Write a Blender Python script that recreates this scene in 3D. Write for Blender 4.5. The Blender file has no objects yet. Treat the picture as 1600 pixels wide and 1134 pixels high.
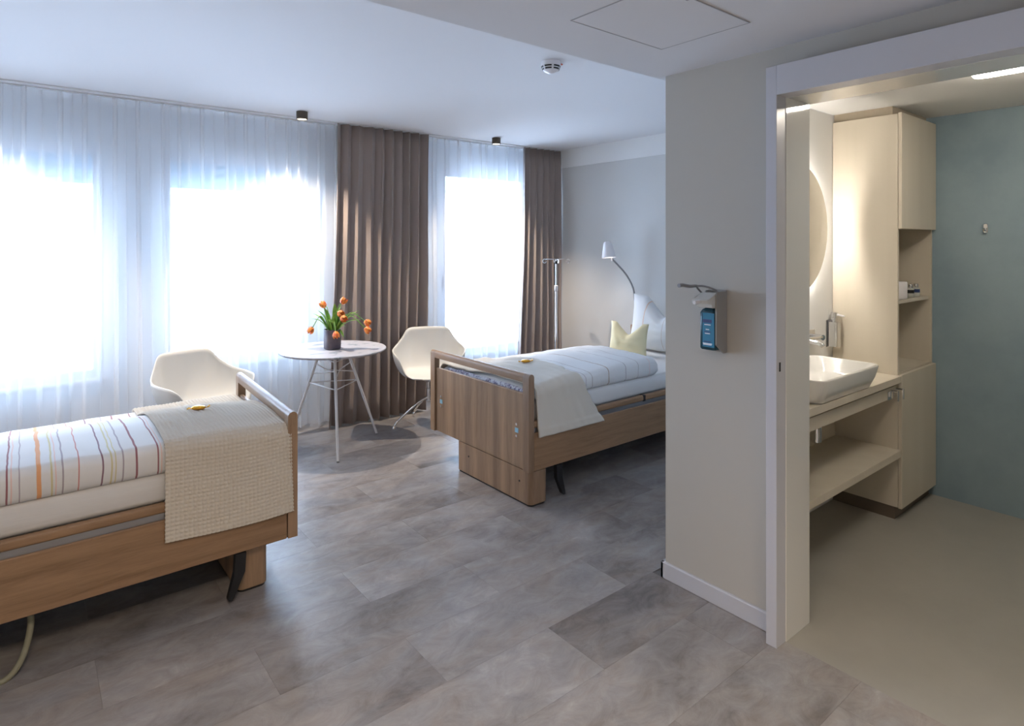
import bpy, bmesh, math, random
from mathutils import Vector, Matrix, noise
random.seed(7)
C = bpy.context.scene.collection
sc = bpy.context.scene
PI = math.pi

# ------------------------------------------------------------------ camera
F_PX, HOR, YAW, EYE = 952.0, 379.0, math.radians(38.8), 1.55
cd = bpy.data.cameras.new('camera')
cam = bpy.data.objects.new('camera', cd); C.objects.link(cam)
cd.sensor_fit = 'HORIZONTAL'; cd.sensor_width = 36.0
cd.lens = F_PX / 1600 * 36
cd.shift_y = -(567 - HOR) / 1600
cd.clip_start = 0.02
cam.location = (0, 0, EYE); cam.rotation_euler = (PI/2, 0, -YAW)
sc.camera = cam

# ------------------------------------------------------------------ world, exposure
sc.view_settings.view_transform = 'Standard'
sc.view_settings.look = 'None'
sc.view_settings.gamma = 1
sc.view_settings.use_curve_mapping = False
sc.view_settings.exposure = 0.0
SKY = 24.0
w = bpy.data.worlds.new('overcast_sky'); sc.world = w; w.use_nodes = True
nt = w.node_tree; nt.nodes.clear()
wo = nt.nodes.new('ShaderNodeOutputWorld'); bg = nt.nodes.new('ShaderNodeBackground')
bg.inputs[0].default_value = (0.585, 0.73, 1.0, 1); bg.inputs[1].default_value = SKY
nt.links.new(bg.outputs[0], wo.inputs[0])

def area(name, loc, rot, size, power, col, size_y=None, spread=None):
    l = bpy.data.lights.new(name, 'AREA'); l.energy = power; l.color = col
    l.size = size
    if size_y: l.shape = 'RECTANGLE'; l.size_y = size_y
    if spread: l.spread = spread
    o = bpy.data.objects.new(name, l); C.objects.link(o); o.location = loc; o.rotation_euler = rot
    return o
WARM = (1.0, 0.85, 0.68)
area('hall_ceiling_light', (0.3, -0.75, 2.30), (0, 0, 0), 1.2, 40, (1.0, 0.84, 0.66), 0.7, spread=2.1)
area('hall_ceiling_light', (0.1, 0.55, 2.30), (0, 0, 0), 0.6, 27, (1.0, 0.80, 0.60), 0.6, spread=2.4)
for wx in (-0.45, 1.35, 3.77):                       # sky portals in the three window openings
    p = area('window_portal', (wx, 5.30, 1.4), (-PI/2, 0, 0), 1.5, 1, (1, 1, 1), 1.7)
    p.data.cycles.is_portal = True

# ------------------------------------------------------------------ materials
def M(name, col, rough=0.5, metal=0.0, spec=0.5, coat=0.0, emit=None, estr=0.0, sheen=0.0):
    m = bpy.data.materials.new(name); m.use_nodes = True
    b = m.node_tree.nodes['Principled BSDF']
    b.inputs['Base Color'].default_value = (*col, 1)
    b.inputs['Roughness'].default_value = rough
    b.inputs['Metallic'].default_value = metal
    b.inputs['Specular IOR Level'].default_value = spec
    b.inputs['Coat Weight'].default_value = coat
    b.inputs['Coat Roughness'].default_value = 0.04
    b.inputs['Sheen Weight'].default_value = sheen
    if emit:
        b.inputs['Emission Color'].default_value = (*emit, 1); b.inputs['Emission Strength'].default_value = estr
    return m
def N(m, t, **kw):
    n = m.node_tree.nodes.new(t)
    for k, v in kw.items(): setattr(n, k, v)
    return n
def L(m, a, b): m.node_tree.links.new(a, b)
def B(m): return m.node_tree.nodes['Principled BSDF']
def math_node(m, op, a, b=None, c=None):
    n = N(m, 'ShaderNodeMath', operation=op)
    for i, v in enumerate((a, b, c)):
        if v is None: continue
        if isinstance(v, (int, float)): n.inputs[i].default_value = v
        else: L(m, v, n.inputs[i])
    return n.outputs[0]
def ramp(m, fac, stops, interp='LINEAR'):
    r = N(m, 'ShaderNodeValToRGB'); cr = r.color_ramp; cr.interpolation = interp
    while len(cr.elements) < len(stops): cr.elements.new(0.5)
    for e, (p, c) in zip(cr.elements, stops): e.position = p; e.color = (*c, 1)
    L(m, fac, r.inputs[0]); return r.outputs[0]
def noise_fac(m, scale, detail=3, rough=0.5, stretch=(1, 1, 1), dist=0.0, coord='Position', offs=None):
    g = N(m, 'ShaderNodeNewGeometry'); mp = N(m, 'ShaderNodeMapping')
    mp.inputs['Scale'].default_value = stretch
    L(m, g.outputs['Position'], mp.inputs[0])
    if offs is not None: L(m, offs, mp.inputs['Location'])
    n = N(m, 'ShaderNodeTexNoise'); n.inputs['Scale'].default_value = scale
    n.inputs['Detail'].default_value = detail; n.inputs['Roughness'].default_value = rough
    n.inputs['Distortion'].default_value = dist
    L(m, mp.outputs[0], n.inputs['Vector']); return n.outputs['Fac']
def bump(m, fac, strength, dist=0.002):
    b = N(m, 'ShaderNodeBump'); b.inputs['Strength'].default_value = strength; b.inputs['Distance'].default_value = dist
    L(m, fac, b.inputs['Height']); L(m, b.outputs[0], B(m).inputs['Normal'])
def vary(m, c1, c2, scale, **kw):
    f = noise_fac(m, scale, **kw); o = ramp(m, f, [(0.3, c1), (0.7, c2)]); L(m, o, B(m).inputs['Base Color']); return f

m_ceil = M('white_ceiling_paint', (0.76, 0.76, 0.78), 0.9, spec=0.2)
m_hceil = M('white_ceiling_paint_shaded', (0.66, 0.66, 0.68), 0.9, spec=0.2)  # same ceiling paint, darkened to put the hall's shade into its colour
m_white = M('white_wall_paint', (0.80, 0.80, 0.79), 0.8, spec=0.3)
m_greige = M('greige_wall_paint', (0.49, 0.465, 0.42), 0.75, spec=0.3)
bump(m_greige, noise_fac(m_greige, 160, 2), 0.06, 0.001)
m_head = M('grey_wall_paint', (0.62, 0.615, 0.60), 0.75, spec=0.3)
m_trim = M('white_satin_lacquer', (0.55, 0.555, 0.60), 0.3)
m_gloss = M('high_gloss_lacquer', (0.74, 0.73, 0.70), 0.06, spec=0.9, coat=1.0)
m_blue = M('blue_grey_plaster', (0.2, 0.24, 0.25), 0.6, spec=0.3)
f = vary(m_blue, (0.235, 0.32, 0.375), (0.32, 0.415, 0.465), 2.2, detail=6, rough=0.6); bump(m_blue, noise_fac(m_blue, 40, 4), 0.08, 0.002)
m_bfloor = M('bathroom_linoleum', (0.4, 0.38, 0.33), 0.35, spec=0.4)
vary(m_bfloor, (0.31, 0.30, 0.27), (0.365, 0.35, 0.315), 1.6, detail=6, rough=0.65)
m_bwall = M('beige_bathroom_wall', (0.62, 0.55, 0.42), 0.7)
m_slab = M('floor_joint', (0.16, 0.15, 0.145), 0.8)
m_outside = M('outer_render', (0.7, 0.7, 0.7), 0.9)

# floor tile: cloudy stone look, a shade of its own on every tile
m_tile = M('stone_look_vinyl', (0.28, 0.26, 0.25), 0.36, spec=0.5)
oi = N(m_tile, 'ShaderNodeObjectInfo')
cx = N(m_tile, 'ShaderNodeCombineXYZ')
r50 = math_node(m_tile, 'MULTIPLY', oi.outputs['Random'], 60.0)
for i in range(3): L(m_tile, r50, cx.inputs[i])
f1 = noise_fac(m_tile, 1.5, 8, 0.62, (1.0, 1.9, 1), 0.6, offs=cx.outputs[0])
f2 = noise_fac(m_tile, 7.0, 9, 0.72, (1.0, 1.5, 1), 0.9, offs=cx.outputs[0])
f3 = noise_fac(m_tile, 2.3, 5, 0.6, (0.8, 1.6, 1), 1.8)
mixf = math_node(m_tile, 'ADD', math_node(m_tile, 'MULTIPLY', f1, 0.55), math_node(m_tile, 'MULTIPLY', f2, 0.45))
mixf = math_node(m_tile, 'ADD', mixf, math_node(m_tile, 'MULTIPLY', math_node(m_tile, 'SUBTRACT', oi.outputs['Random'], 0.5), 0.07))
co = ramp(m_tile, mixf, [(0.30, (0.105, 0.095, 0.092)), (0.40, (0.19, 0.172, 0.166)), (0.50, (0.275, 0.257, 0.25)), (0.60, (0.345, 0.33, 0.325)), (0.68, (0.45, 0.435, 0.43))])
mx = N(m_tile, 'ShaderNodeMix', data_type='RGBA', blend_type='MULTIPLY')
mx.inputs['Factor'].default_value = 0.55
L(m_tile, co, mx.inputs['A'])
L(m_tile, ramp(m_tile, f3, [(0.35, (1.0, 0.9, 0.80)), (0.5, (1, 1, 1)), (0.65, (0.86, 0.90, 0.97))]), mx.inputs['B'])
L(m_tile, mx.outputs['Result'], B(m_tile).inputs['Base Color'])
L(m_tile, math_node(m_tile, 'ADD', math_node(m_tile, 'MULTIPLY', f2, 0.25), 0.26), B(m_tile).inputs['Roughness'])
bump(m_tile, f2, 0.12, 0.002)

def wood(name, stretch, base=(0.292, 0.178, 0.100), dark=(0.20, 0.115, 0.06), plank=None):
    m = M(name, base, 0.42, spec=0.4)
    f = noise_fac(m, 9, 6, 0.6, stretch, 0.5)
    g = noise_fac(m, 60, 3, 0.6, stretch, 0.2)
    s = math_node(m, 'ADD', math_node(m, 'MULTIPLY', f, 0.75), math_node(m, 'MULTIPLY', g, 0.25))
    lite = tuple(c * 1.22 for c in base)
    c = ramp(m, s, [(0.28, dark), (0.46, base), (0.62, lite), (0.75, base)])
    if plank:
        n = noise_fac(m, 1.0, 0, 0.5, plank)
        x = N(m, 'ShaderNodeMix', data_type='RGBA', blend_type='MULTIPLY'); x.inputs['Factor'].default_value = 1
        L(m, c, x.inputs['A']); L(m, ramp(m, n, [(0.3, (0.74, 0.74, 0.76)), (0.5, (0.98, 0.98, 0.98)), (0.7, (1.16, 1.15, 1.12))]), x.inputs['B'])
        c = x.outputs['Result']
    L(m, c, B(m).inputs['Base Color']); bump(m, s, 0.05, 0.001)
    return m
m_wood_x = wood('oak_grain_along', (0.25, 3.2, 3.2))
m_wood_z = wood('oak_grain_upright_lit', (3.0, 3.0, 0.22), (0.325, 0.212, 0.132), (0.23, 0.142, 0.082), plank=(0.0, 13.0, 0.0))  # same oak; paler, pinker base paints in the light on the foot board
m_wood_y = wood('oak_grain_across', (3.2, 0.25, 3.2))

m_dark = M('black_plastic', (0.012, 0.012, 0.014), 0.5)
m_grey = M('grey_metal', (0.30, 0.30, 0.31), 0.35, 0.8)
m_chrome = M('chrome', (0.82, 0.83, 0.85), 0.12, 1.0)
m_hose = M('khaki_hose', (0.24, 0.23, 0.16), 0.6)
m_lblue = M('blue_label', (0.30, 0.55, 0.68), 0.4)
m_chair = M('white_shell_plastic', (0.64, 0.63, 0.60), 0.45)
m_leg = M('white_powder_coat', (0.74, 0.72, 0.72), 0.4)
m_table = M('pale_lilac_table_top', (0.50, 0.49, 0.53), 0.42, spec=0.5)
tf = noise_fac(m_table, 3.0, 5, 0.65, (1.6, 3.2, 1), 0.6)
L(m_table, ramp(m_table, tf, [(0.0, (0.50, 0.49, 0.53)), (0.58, (0.50, 0.49, 0.53)), (0.64, (0.19, 0.25, 0.30))]), B(m_table).inputs['Base Color'])
m_vase = M('dark_violet_pot', (0.095, 0.075, 0.095), 0.6)
vary(m_vase, (0.075, 0.06, 0.08), (0.15, 0.115, 0.12), 14, detail=4)
m_soil = M('dark_soil', (0.03, 0.025, 0.02), 0.9)
m_leaf = M('tulip_leaf', (0.13, 0.30, 0.05), 0.4); vary(m_leaf, (0.12, 0.30, 0.045), (0.36, 0.56, 0.10), 22, detail=2)
m_stem = M('tulip_stem', (0.22, 0.42, 0.10), 0.45)
m_petal = M('orange_petal', (0.85, 0.2, 0.03), 0.45)
vary(m_petal, (0.72, 0.07, 0.03), (0.98, 0.42, 0.06), 55, detail=2)
m_mattress = M('white_sheet', (0.72, 0.71, 0.70), 0.85, sheen=0.1)
f = noise_fac(m_mattress, 6, 4, 0.5, (0.5, 1, 4)); bump(m_mattress, f, 0.25, 0.01)
m_yel = M('pale_yellow_cotton', (0.80, 0.72, 0.46), 0.85, sheen=0.1)
m_knit = M('cream_waffle_knit', (0.66, 0.60, 0.51), 0.9, sheen=0.15)
bump(m_knit, noise_fac(m_knit, 240, 3), 0.5, 0.002)
m_soft = M('cream_soft_throw', (0.68, 0.63, 0.55), 0.9, sheen=0.15)
bump(m_soft, noise_fac(m_soft, 170, 3), 0.5, 0.002)
m_gold = M('gold_wrapper', (0.80, 0.42, 0.06), 0.22, 1.0)
bump(m_gold, noise_fac(m_gold, 180, 3), 0.6, 0.003)

# stripes running across a duvet: (distance along the bed, half width, colour)
def striped(name, stripes, period, offset, base=(0.80, 0.80, 0.80), axis='X'):
    m = M(name, base, 0.85, sheen=0.1)
    g = N(m, 'ShaderNodeNewGeometry'); s = N(m, 'ShaderNodeSeparateXYZ'); L(m, g.outputs['Position'], s.inputs[0])
    wv = math_node(m, 'MULTIPLY', math_node(m, 'SUBTRACT', noise_fac(m, 5, 2), 0.5), 0.02)
    x = math_node(m, 'ADD', s.outputs[axis], wv)
    t = math_node(m, 'FRACT', math_node(m, 'DIVIDE', math_node(m, 'SUBTRACT', x, offset), period))
    st = [(0.0, base)]
    for c, hw, col in stripes:
        st += [((c - hw - offset) / period, col), ((c + hw - offset) / period, base)]
    L(m, ramp(m, t, st, 'CONSTANT'), B(m).inputs['Base Color'])
    f = noise_fac(m, 7, 4, 0.55, (1, 1, 1), 0.4); bump(m, f, 0.35, 0.012)
    return m
DKR, GRY, ORG, OLV, PNK = (0.34, 0.15, 0.17), (0.46, 0.41, 0.45), (0.86, 0.42, 0.20), (0.69, 0.62, 0.36), (0.84, 0.62, 0.57)
m_duvet1 = striped('striped_duvet_cotton', [(-0.043, 0.0025, DKR), (-0.030, 0.002, PNK), (-0.008, 0.002, GRY), (0.046, 0.0065, ORG),
    (0.083, 0.003, OLV), (0.094, 0.002, PNK), (0.115, 0.0025, GRY), (0.164, 0.0025, (0.62, 0.24, 0.22)), (0.239, 0.003, (0.26, 0.15, 0.19)),
    (0.268, 0.003, OLV), (0.281, 0.002, OLV), (0.306, 0.0025, GRY), (0.353, 0.003, DKR)], 0.47, -0.07)
m_duvet2 = striped('striped_duvet_cotton', [(2.62, 0.003, GRY), (2.72, 0.003, OLV), (2.80, 0.003, GRY), (2.86, 0.0035, (0.42, 0.36, 0.34)),
    (3.02, 0.0035, (0.5, 0.4, 0.34)), (3.19, 0.0035, (0.4, 0.34, 0.36)), (3.32, 0.003, (0.45, 0.4, 0.4)), (3.44, 0.003, PNK)], 1.1, 2.55)
m_pillow = striped('striped_pillow_cotton', [(2.93, 0.003, GRY), (3.06, 0.003, (0.5, 0.33, 0.36)), (3.19, 0.003, (0.55, 0.42, 0.34)), (3.40, 0.003, (0.8, 0.55, 0.4))], 0.9, 2.8, axis='Y')
m_fold = M('lilac_pattern_cotton', (0.62, 0.60, 0.68), 0.85)
ff = noise_fac(m_fold, 34, 3, 0.6, (0.3, 1, 1.2), 1.0)
L(m_fold, ramp(m_fold, ff, [(0.38, (0.20, 0.17, 0.27)), (0.47, (0.50, 0.47, 0.57)), (0.55, (0.74, 0.74, 0.80))]), B(m_fold).inputs['Base Color'])

m_drape = M('taupe_curtain_fabric', (0.34, 0.28, 0.255), 0.85, sheen=0.15)
bump(m_drape, noise_fac(m_drape, 260, 2), 0.2, 0.001)
m_cab = M('beige_laminate', (0.60, 0.53, 0.41), 0.45)
vary(m_cab, (0.61, 0.55, 0.45), (0.66, 0.60, 0.50), 8, stretch=(1, 1, 0.05), detail=5)
m_plinth = M('dark_plinth', (0.14, 0.11, 0.085), 0.5)
m_ceramic = M('white_ceramic', (0.82, 0.81, 0.78), 0.08, coat=0.6)
m_mirror = M('mirror_glass', (0.93, 0.93, 0.92), 0.01, 1.0)
m_lamp = M('lit_lamp_glass', (1, 1, 1), 0.4, emit=(1.0, 0.90, 0.77), estr=52)
m_halo = M('lit_led_ring', (1, 1, 1), 0.4, emit=(1.0, 0.92, 0.82), estr=125)
m_spot = M('lit_lens', (1, 1, 1), 0.4, emit=(1.0, 0.85, 0.62), estr=6)
m_read = M('lit_reading_lens', (1, 1, 1), 0.4, emit=(1.0, 0.95, 0.88), estr=3)
m_bronze = M('bronze_can', (0.10, 0.08, 0.06), 0.4, 0.5)
m_box = M('dispenser_grey', (0.30, 0.29, 0.27), 0.45)
m_bottle = M('blue_disinfectant', (0.035, 0.21, 0.36), 0.15, spec=0.6)
m_bottle2 = M('dark_teal_bottle', (0.015, 0.06, 0.085), 0.2)
m_pump = M('white_pump', (0.60, 0.60, 0.57), 0.4)
m_print = M('white_print', (0.75, 0.80, 0.85), 0.5)
m_navy = M('navy_print', (0.02, 0.045, 0.16), 0.5)
m_red = M('red_plastic', (0.65, 0.12, 0.06), 0.4)
m_clearb = M('clear_bottle', (0.55, 0.56, 0.52), 0.15)
m_shade = M('white_lamp_shade', (0.80, 0.78, 0.80), 0.35)
m_blind = M('blind_slat', (0.42, 0.50, 0.56), 0.5)
_t = N(m_blind, 'ShaderNodeBsdfTranslucent'); _t.inputs[0].default_value = (0.028, 0.032, 0.034, 1); _a = N(m_blind, 'ShaderNodeAddShader')
L(m_blind, B(m_blind).outputs[0], _a.inputs[0]); L(m_blind, _t.outputs[0], _a.inputs[1]); L(m_blind, _a.outputs[0], m_blind.node_tree.nodes['Material Output'].inputs[0])

m_glass = bpy.data.materials.new('window_glass'); m_glass.use_nodes = True
t = m_glass.node_tree; t.nodes.clear(); o_ = t.nodes.new('ShaderNodeOutputMaterial'); tr = t.nodes.new('ShaderNodeBsdfTransparent')
gl = t.nodes.new('ShaderNodeBsdfGlossy'); gl.inputs['Roughness'].default_value = 0.02; fr = t.nodes.new('ShaderNodeFresnel'); mi = t.nodes.new('ShaderNodeMixShader')
tr.inputs[0].default_value = (0.93, 0.97, 0.98, 1)
t.links.new(fr.outputs[0], mi.inputs[0]); t.links.new(tr.outputs[0], mi.inputs[1]); t.links.new(gl.outputs[0], mi.inputs[2]); t.links.new(mi.outputs[0], o_.inputs[0])
m_sheer = bpy.data.materials.new('sheer_voile'); m_sheer.use_nodes = True
t = m_sheer.node_tree; t.nodes.clear(); o_ = t.nodes.new('ShaderNodeOutputMaterial'); tr = t.nodes.new('ShaderNodeBsdfTransparent')
tl = t.nodes.new('ShaderNodeBsdfTranslucent'); df = t.nodes.new('ShaderNodeBsdfDiffuse'); m1 = t.nodes.new('ShaderNodeMixShader'); m2 = t.nodes.new('ShaderNodeMixShader')
for q in (tl, df): q.inputs[0].default_value = (0.93, 0.94, 0.95, 1)
m1.inputs[0].default_value = 0.42; m2.inputs[0].default_value = 0.38
t.links.new(df.outputs[0], m1.inputs[1]); t.links.new(tl.outputs[0], m1.inputs[2])
t.links.new(tr.outputs[0], m2.inputs[1]); t.links.new(m1.outputs[0], m2.inputs[2]); t.links.new(m2.outputs[0], o_.inputs[0])

# ------------------------------------------------------------------ helpers
def org(p):
    v = Vector((0, 0, 0))
    while p is not None: v += Vector(p.get('_o', (0, 0, 0))); p = p.parent
    return v
def thing(name, label, cat, loc=(0, 0, 0), group=None):
    o = bpy.data.objects.new(name, None); C.objects.link(o); o.location = loc; o.empty_display_size = 0.1
    o['_o'] = list(loc); o['label'] = label; o['category'] = cat
    if group: o['group'] = group
    return o
def tag(o, label, cat, group=None):
    o['label'] = label; o['category'] = cat
    if group: o['group'] = group
    return o
def ob(name, bm, mat, parent=None, smooth=False, kind=None, angle=40, label=None):
    me = bpy.data.meshes.new(name)
    bmesh.ops.recalc_face_normals(bm, faces=bm.faces)
    o0 = org(parent)
    if o0.length: bmesh.ops.translate(bm, verts=bm.verts, vec=-o0)
    bm.to_mesh(me); bm.free()
    if mat: me.materials.append(mat)
    if smooth:
        me.shade_smooth()
        if angle: me.set_sharp_from_angle(angle=math.radians(angle))
    o = bpy.data.objects.new(name, me); C.objects.link(o)
    if parent: o.parent = parent
    if kind: o['kind'] = kind
    if label: o['label'] = label
    return o
def struct(name, bm, mat, parent=None, smooth=False):
    return ob(name, bm, mat, parent, smooth, None if parent else 'structure')
def NB(): return bmesh.new()
def box(x0, x1, y0, y1, z0, z1, bev=0.0, seg=1, bm=None):
    b = bmesh.new()
    bmesh.ops.create_cube(b, size=1, matrix=Matrix.Translation(((x0+x1)/2, (y0+y1)/2, (z0+z1)/2)) @ Matrix.Diagonal((abs(x1-x0), abs(y1-y0), abs(z1-z0), 1)))
    if bev: bmesh.ops.bevel(b, geom=b.edges[:], offset=bev, segments=seg, affect='EDGES', profile=0.5)
    return merge(bm, b)
def merge(bm, b):
    if bm is None: return b
    me = bpy.data.meshes.new('_t'); b.to_mesh(me); b.free(); bm.from_mesh(me); bpy.data.meshes.remove(me); return bm
def ring_loft(rings, bm=None, cap0=True, cap1=True, closed=True):
    b = bm if bm is not None else bmesh.new()
    vs = [[b.verts.new(p) for p in r] for r in rings]
    n = len(rings[0])
    for a, c in zip(vs, vs[1:]):
        for i in range(n if closed else n - 1):
            j = (i + 1) % n
            b.faces.new((a[i], a[j], c[j], c[i]))
    if cap0 and closed: b.faces.new(vs[0])
    if cap1 and closed: b.faces.new(vs[-1])
    return b
def circ(cx, cy, z, r, n=24, a0=0): return [(cx + r*math.cos(a0 + 2*PI*i/n), cy + r*math.sin(a0 + 2*PI*i/n), z) for i in range(n)]
def lathe(cx, cy, prof, n=24, bm=None, cap0=True, cap1=True): return ring_loft([circ(cx, cy, z, r, n) for r, z in prof], bm, cap0, cap1)
def rrect(cx, cy, hx, hy, r, z, n=6):
    out = []
    for k, (sx, sy) in enumerate(((1, 1), (-1, 1), (-1, -1), (1, -1))):
        for i in range(n + 1):
            a = PI/2*k + PI/2*i/n
            out.append((cx + sx*(hx-r) + r*math.cos(a), cy + sy*(hy-r) + r*math.sin(a), z))
    return out
def tube(pts, r, n=10, bm=None, r1=None):
    pts = [Vector(p) for p in pts]; rings = []
    up = Vector((0, 0, 1)); prev = None
    for i, p in enumerate(pts):
        d = (pts[min(i+1, len(pts)-1)] - pts[max(i-1, 0)]).normalized()
        if prev is None:
            a = d.cross(up) if abs(d.dot(up)) < 0.95 else d.cross(Vector((1, 0, 0)))
        else: a = prev - d*prev.dot(d)
        a.normalize(); b = d.cross(a); prev = a
        rr = r if r1 is None else r + (r1 - r)*i/(len(pts)-1)
        rings.append([p + rr*(math.cos(2*PI*k/n)*a + math.sin(2*PI*k/n)*b) for k in range(n)])
    return ring_loft(rings, bm)
def spline(pts, n=8):
    pts = [Vector(p) for p in pts]; out = []
    P = [pts[0]*2 - pts[1]] + pts + [pts[-1]*2 - pts[-2]]
    for i in range(1, len(P)-2):
        for k in range(n):
            t = k/n; a, b, c, d = P[i-1:i+3]
            out.append(0.5*((2*b) + (c-a)*t + (2*a-5*b+4*c-d)*t*t + (3*b-a-3*c+d)*t**3))
    out.append(pts[-1]); return out
def gridmesh(nu, nv, fn, bm=None):
    b = bm if bm is not None else bmesh.new()
    vs = [[b.verts.new(fn(i/(nu-1), j/(nv-1))) for j in range(nv)] for i in range(nu)]
    for i in range(nu-1):
        for j in range(nv-1): b.faces.new((vs[i][j], vs[i+1][j], vs[i+1][j+1], vs[i][j+1]))
    return b
def dup(root, loc, rotz, label, group=None):
    r = root.copy(); C.objects.link(r); r.location = loc; r.rotation_euler = (0, 0, rotz); r['label'] = label
    if group: r['group'] = group
    for ch in list(root.children):
        c = ch.copy(); C.objects.link(c); c.parent = r
        for g in list(ch.children):
            d = g.copy(); C.objects.link(d); d.parent = c
    return r
def nz(x, y, z, s=1.0): return noise.noise(Vector((x*s, y*s, z*s)))

# ------------------------------------------------------------------ setting
XL, XR, YB, YW, ZC, ZS = -1.30, 4.62, -1.4, 5.27, 2.56, 2.32
WX, WE = 2.325, 2.503          # the wall between hall and bathroom
fl = struct('floor', box(XL, XR, YB, YW, -0.06, -0.004), m_slab)
# floor tiles 0.96 x 0.305, staggered by half; each one a part of the floor
TLX, TLY, G = 0.96, 0.305, 0.0003
def tile_bm(sx, sy):
    return box(G, sx - G, G, sy - G, -0.006, 0)
tm = None
row = 0; y = 2.43 - 12*TLY
while y < YW - 0.01:
    k = round((y - 2.43)/TLY)
    x = 0.21 - 2*TLX + (0.48 if k % 2 else 0)
    while x < XR:
        xlim = XR
        if y + TLY/2 < 1.70: xlim = 2.312
        a, b_ = max(x, XL), min(x + TLX, xlim)
        c, d_ = y, min(y + TLY, YW)
        if y < 1.70 < y + TLY and x + TLX > 2.32: d_ = min(d_, 2.0)
        if b_ - a > 0.03 and d_ - c > 0.03 and d_ > YB:
            full = abs(b_ - a - TLX) < 1e-5 and abs(d_ - c - TLY) < 1e-5
            if full and tm:
                o = bpy.data.objects.new('tile', tm); C.objects.link(o)
            else:
                o = ob('tile', tile_bm(b_ - a, d_ - c), m_tile)
                if full: tm = o.data
            o.parent = fl; o.location = (a, c, 0)
        x += TLX
    y += TLY
struct('floor_bathroom', box(2.312, 4.40, -0.62, 1.66, -0.05, 0.0), m_bfloor)

struct('ceiling', box(XL, XR, 1.795, YW + 0.1, ZC, ZC + 0.12), m_ceil)
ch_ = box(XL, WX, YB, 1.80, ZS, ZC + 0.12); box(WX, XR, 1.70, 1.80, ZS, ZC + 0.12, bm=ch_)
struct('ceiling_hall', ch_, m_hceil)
struct('ceiling_bathroom', box(WE, 4.40, -0.62, 1.66, 2.321, 2.326), m_white)
struct('wall_left', box(XL - 0.1, XL, YB, YW + 0.3, 0, ZC), m_greige)
struct('wall_back', box(XL, WX, YB - 0.1, YB, 0, ZC), m_greige)
struct('wall_right', box(XR, XR + 0.1, 1.66, YW + 0.3, 0, ZC), m_head)
struct('trim_1', box(XR - 0.006, XR, 1.80, YW, 2.365, ZC), m_white)
hw = box(WX, WE, 1.19, 1.755, 0, ZS)
box(WX, WE, YB, 0.16, 0, ZS, bm=hw); box(WX, WE, 0.16, 1.19, 2.125, 2.34, bm=hw)
struct('wall_hall', hw, m_greige)
struct('wall_divider', box(WE, XR, 1.655, 1.755, 0, ZS), m_white)
struct('wall_bathroom_end', box(4.372, 4.42, -0.62, 1.655, 0, ZS), m_blue)
struct('wall_bathroom_side', box(WE, 4.372, -0.67, -0.62, 0, ZS), m_bwall)
bb = box(WX - 0.017, WX, 1.222, 1.772, 0, 0.075, 0.003)
box(WX - 0.017, WX + 0.10, 1.755, 1.772, 0, 0.075, 0.003, bm=bb)
struct('baseboard_hall', bb, m_trim)
struct('baseboard_right', box(XR - 0.015, XR, 1.772, YW, 0, 0.075, 0.003), m_trim)
struct('baseboard_left', box(XL, XL + 0.015, YB, YW, 0, 0.075, 0.003), m_trim)

# window wall: piers, breast and lintel around three openings
WIN = [(-1.15, 0.455, 0.58, 2.24), (0.83, 1.955, 0.58, 2.24), (3.32, 4.44, 0.38, 2.29)]
ww = box(XL, XR, YW, YW + 0.20, 2.29, ZC)
xs = XL
for (a, b_, z0, z1) in WIN:
    box(xs, a, YW, YW + 0.20, 0, 2.29, bm=ww); box(a, b_, YW, YW + 0.20, 0, z0, bm=ww); xs = b_
    if z1 < 2.29: box(a, b_, YW, YW + 0.20, z1, 2.29, bm=ww)
box(xs, XR, YW, YW + 0.20, 0, 2.29, bm=ww)
struct('wall_far', ww, M('pale_blue_window_wall', (0.66, 0.70, 0.75), 0.8))
for i, (a, b_, z0, z1) in enumerate(WIN):
    wroot = bpy.data.objects.new('window_%d' % (i + 1), None); C.objects.link(wroot); wroot['kind'] = 'structure'
    wroot.location = ((a+b_)/2, YW + 0.16, z0); wroot['_o'] = list(wroot.location)
    ya, yb = YW + 0.02, YW + 0.08
    fb = box(a, a + 0.06, ya, yb, z0, z1, 0.004); box(b_ - 0.06, b_, ya, yb, z0, z1, 0.004, bm=fb)
    box(a + 0.06, b_ - 0.06, ya, yb, z0, z0 + 0.06, 0.004, bm=fb); box(a + 0.06, b_ - 0.06, ya, yb, z1 - 0.06, z1, 0.004, bm=fb)
    ob('window_frame', fb, m_trim, wroot)
    ob('pane', box(a + 0.06, b_ - 0.06, YW + 0.045, YW + 0.055, z0 + 0.06, z1 - 0.06), m_glass, wroot)
    ob('window_sill', box(a - 0.02, b_ + 0.02, YW - 0.03, YW + 0.018, z0 - 0.03, z0 - 0.001, 0.004), m_trim, wroot)
    ob('handle', box((a + 0.02), (a + 0.04), YW - 0.01, YW + 0.02, z0 + 0.7, z0 + 0.82, 0.004), m_shade, wroot)
    if i < 2:
        bl = bpy.data.objects.new('blind', None); C.objects.link(bl); bl.parent = wroot; bl['_o'] = [0, 0, 0]
        nsl = 7
        for k in range(nsl):
            zt = z1 - 0.005 - k*0.036
            ob('slat', box(a + 0.01, b_ - 0.01, YW + 0.13 + 0.004*(k % 2), YW + 0.138 + 0.004*(k % 2), zt - 0.040, zt), m_blind, bl)

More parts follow.
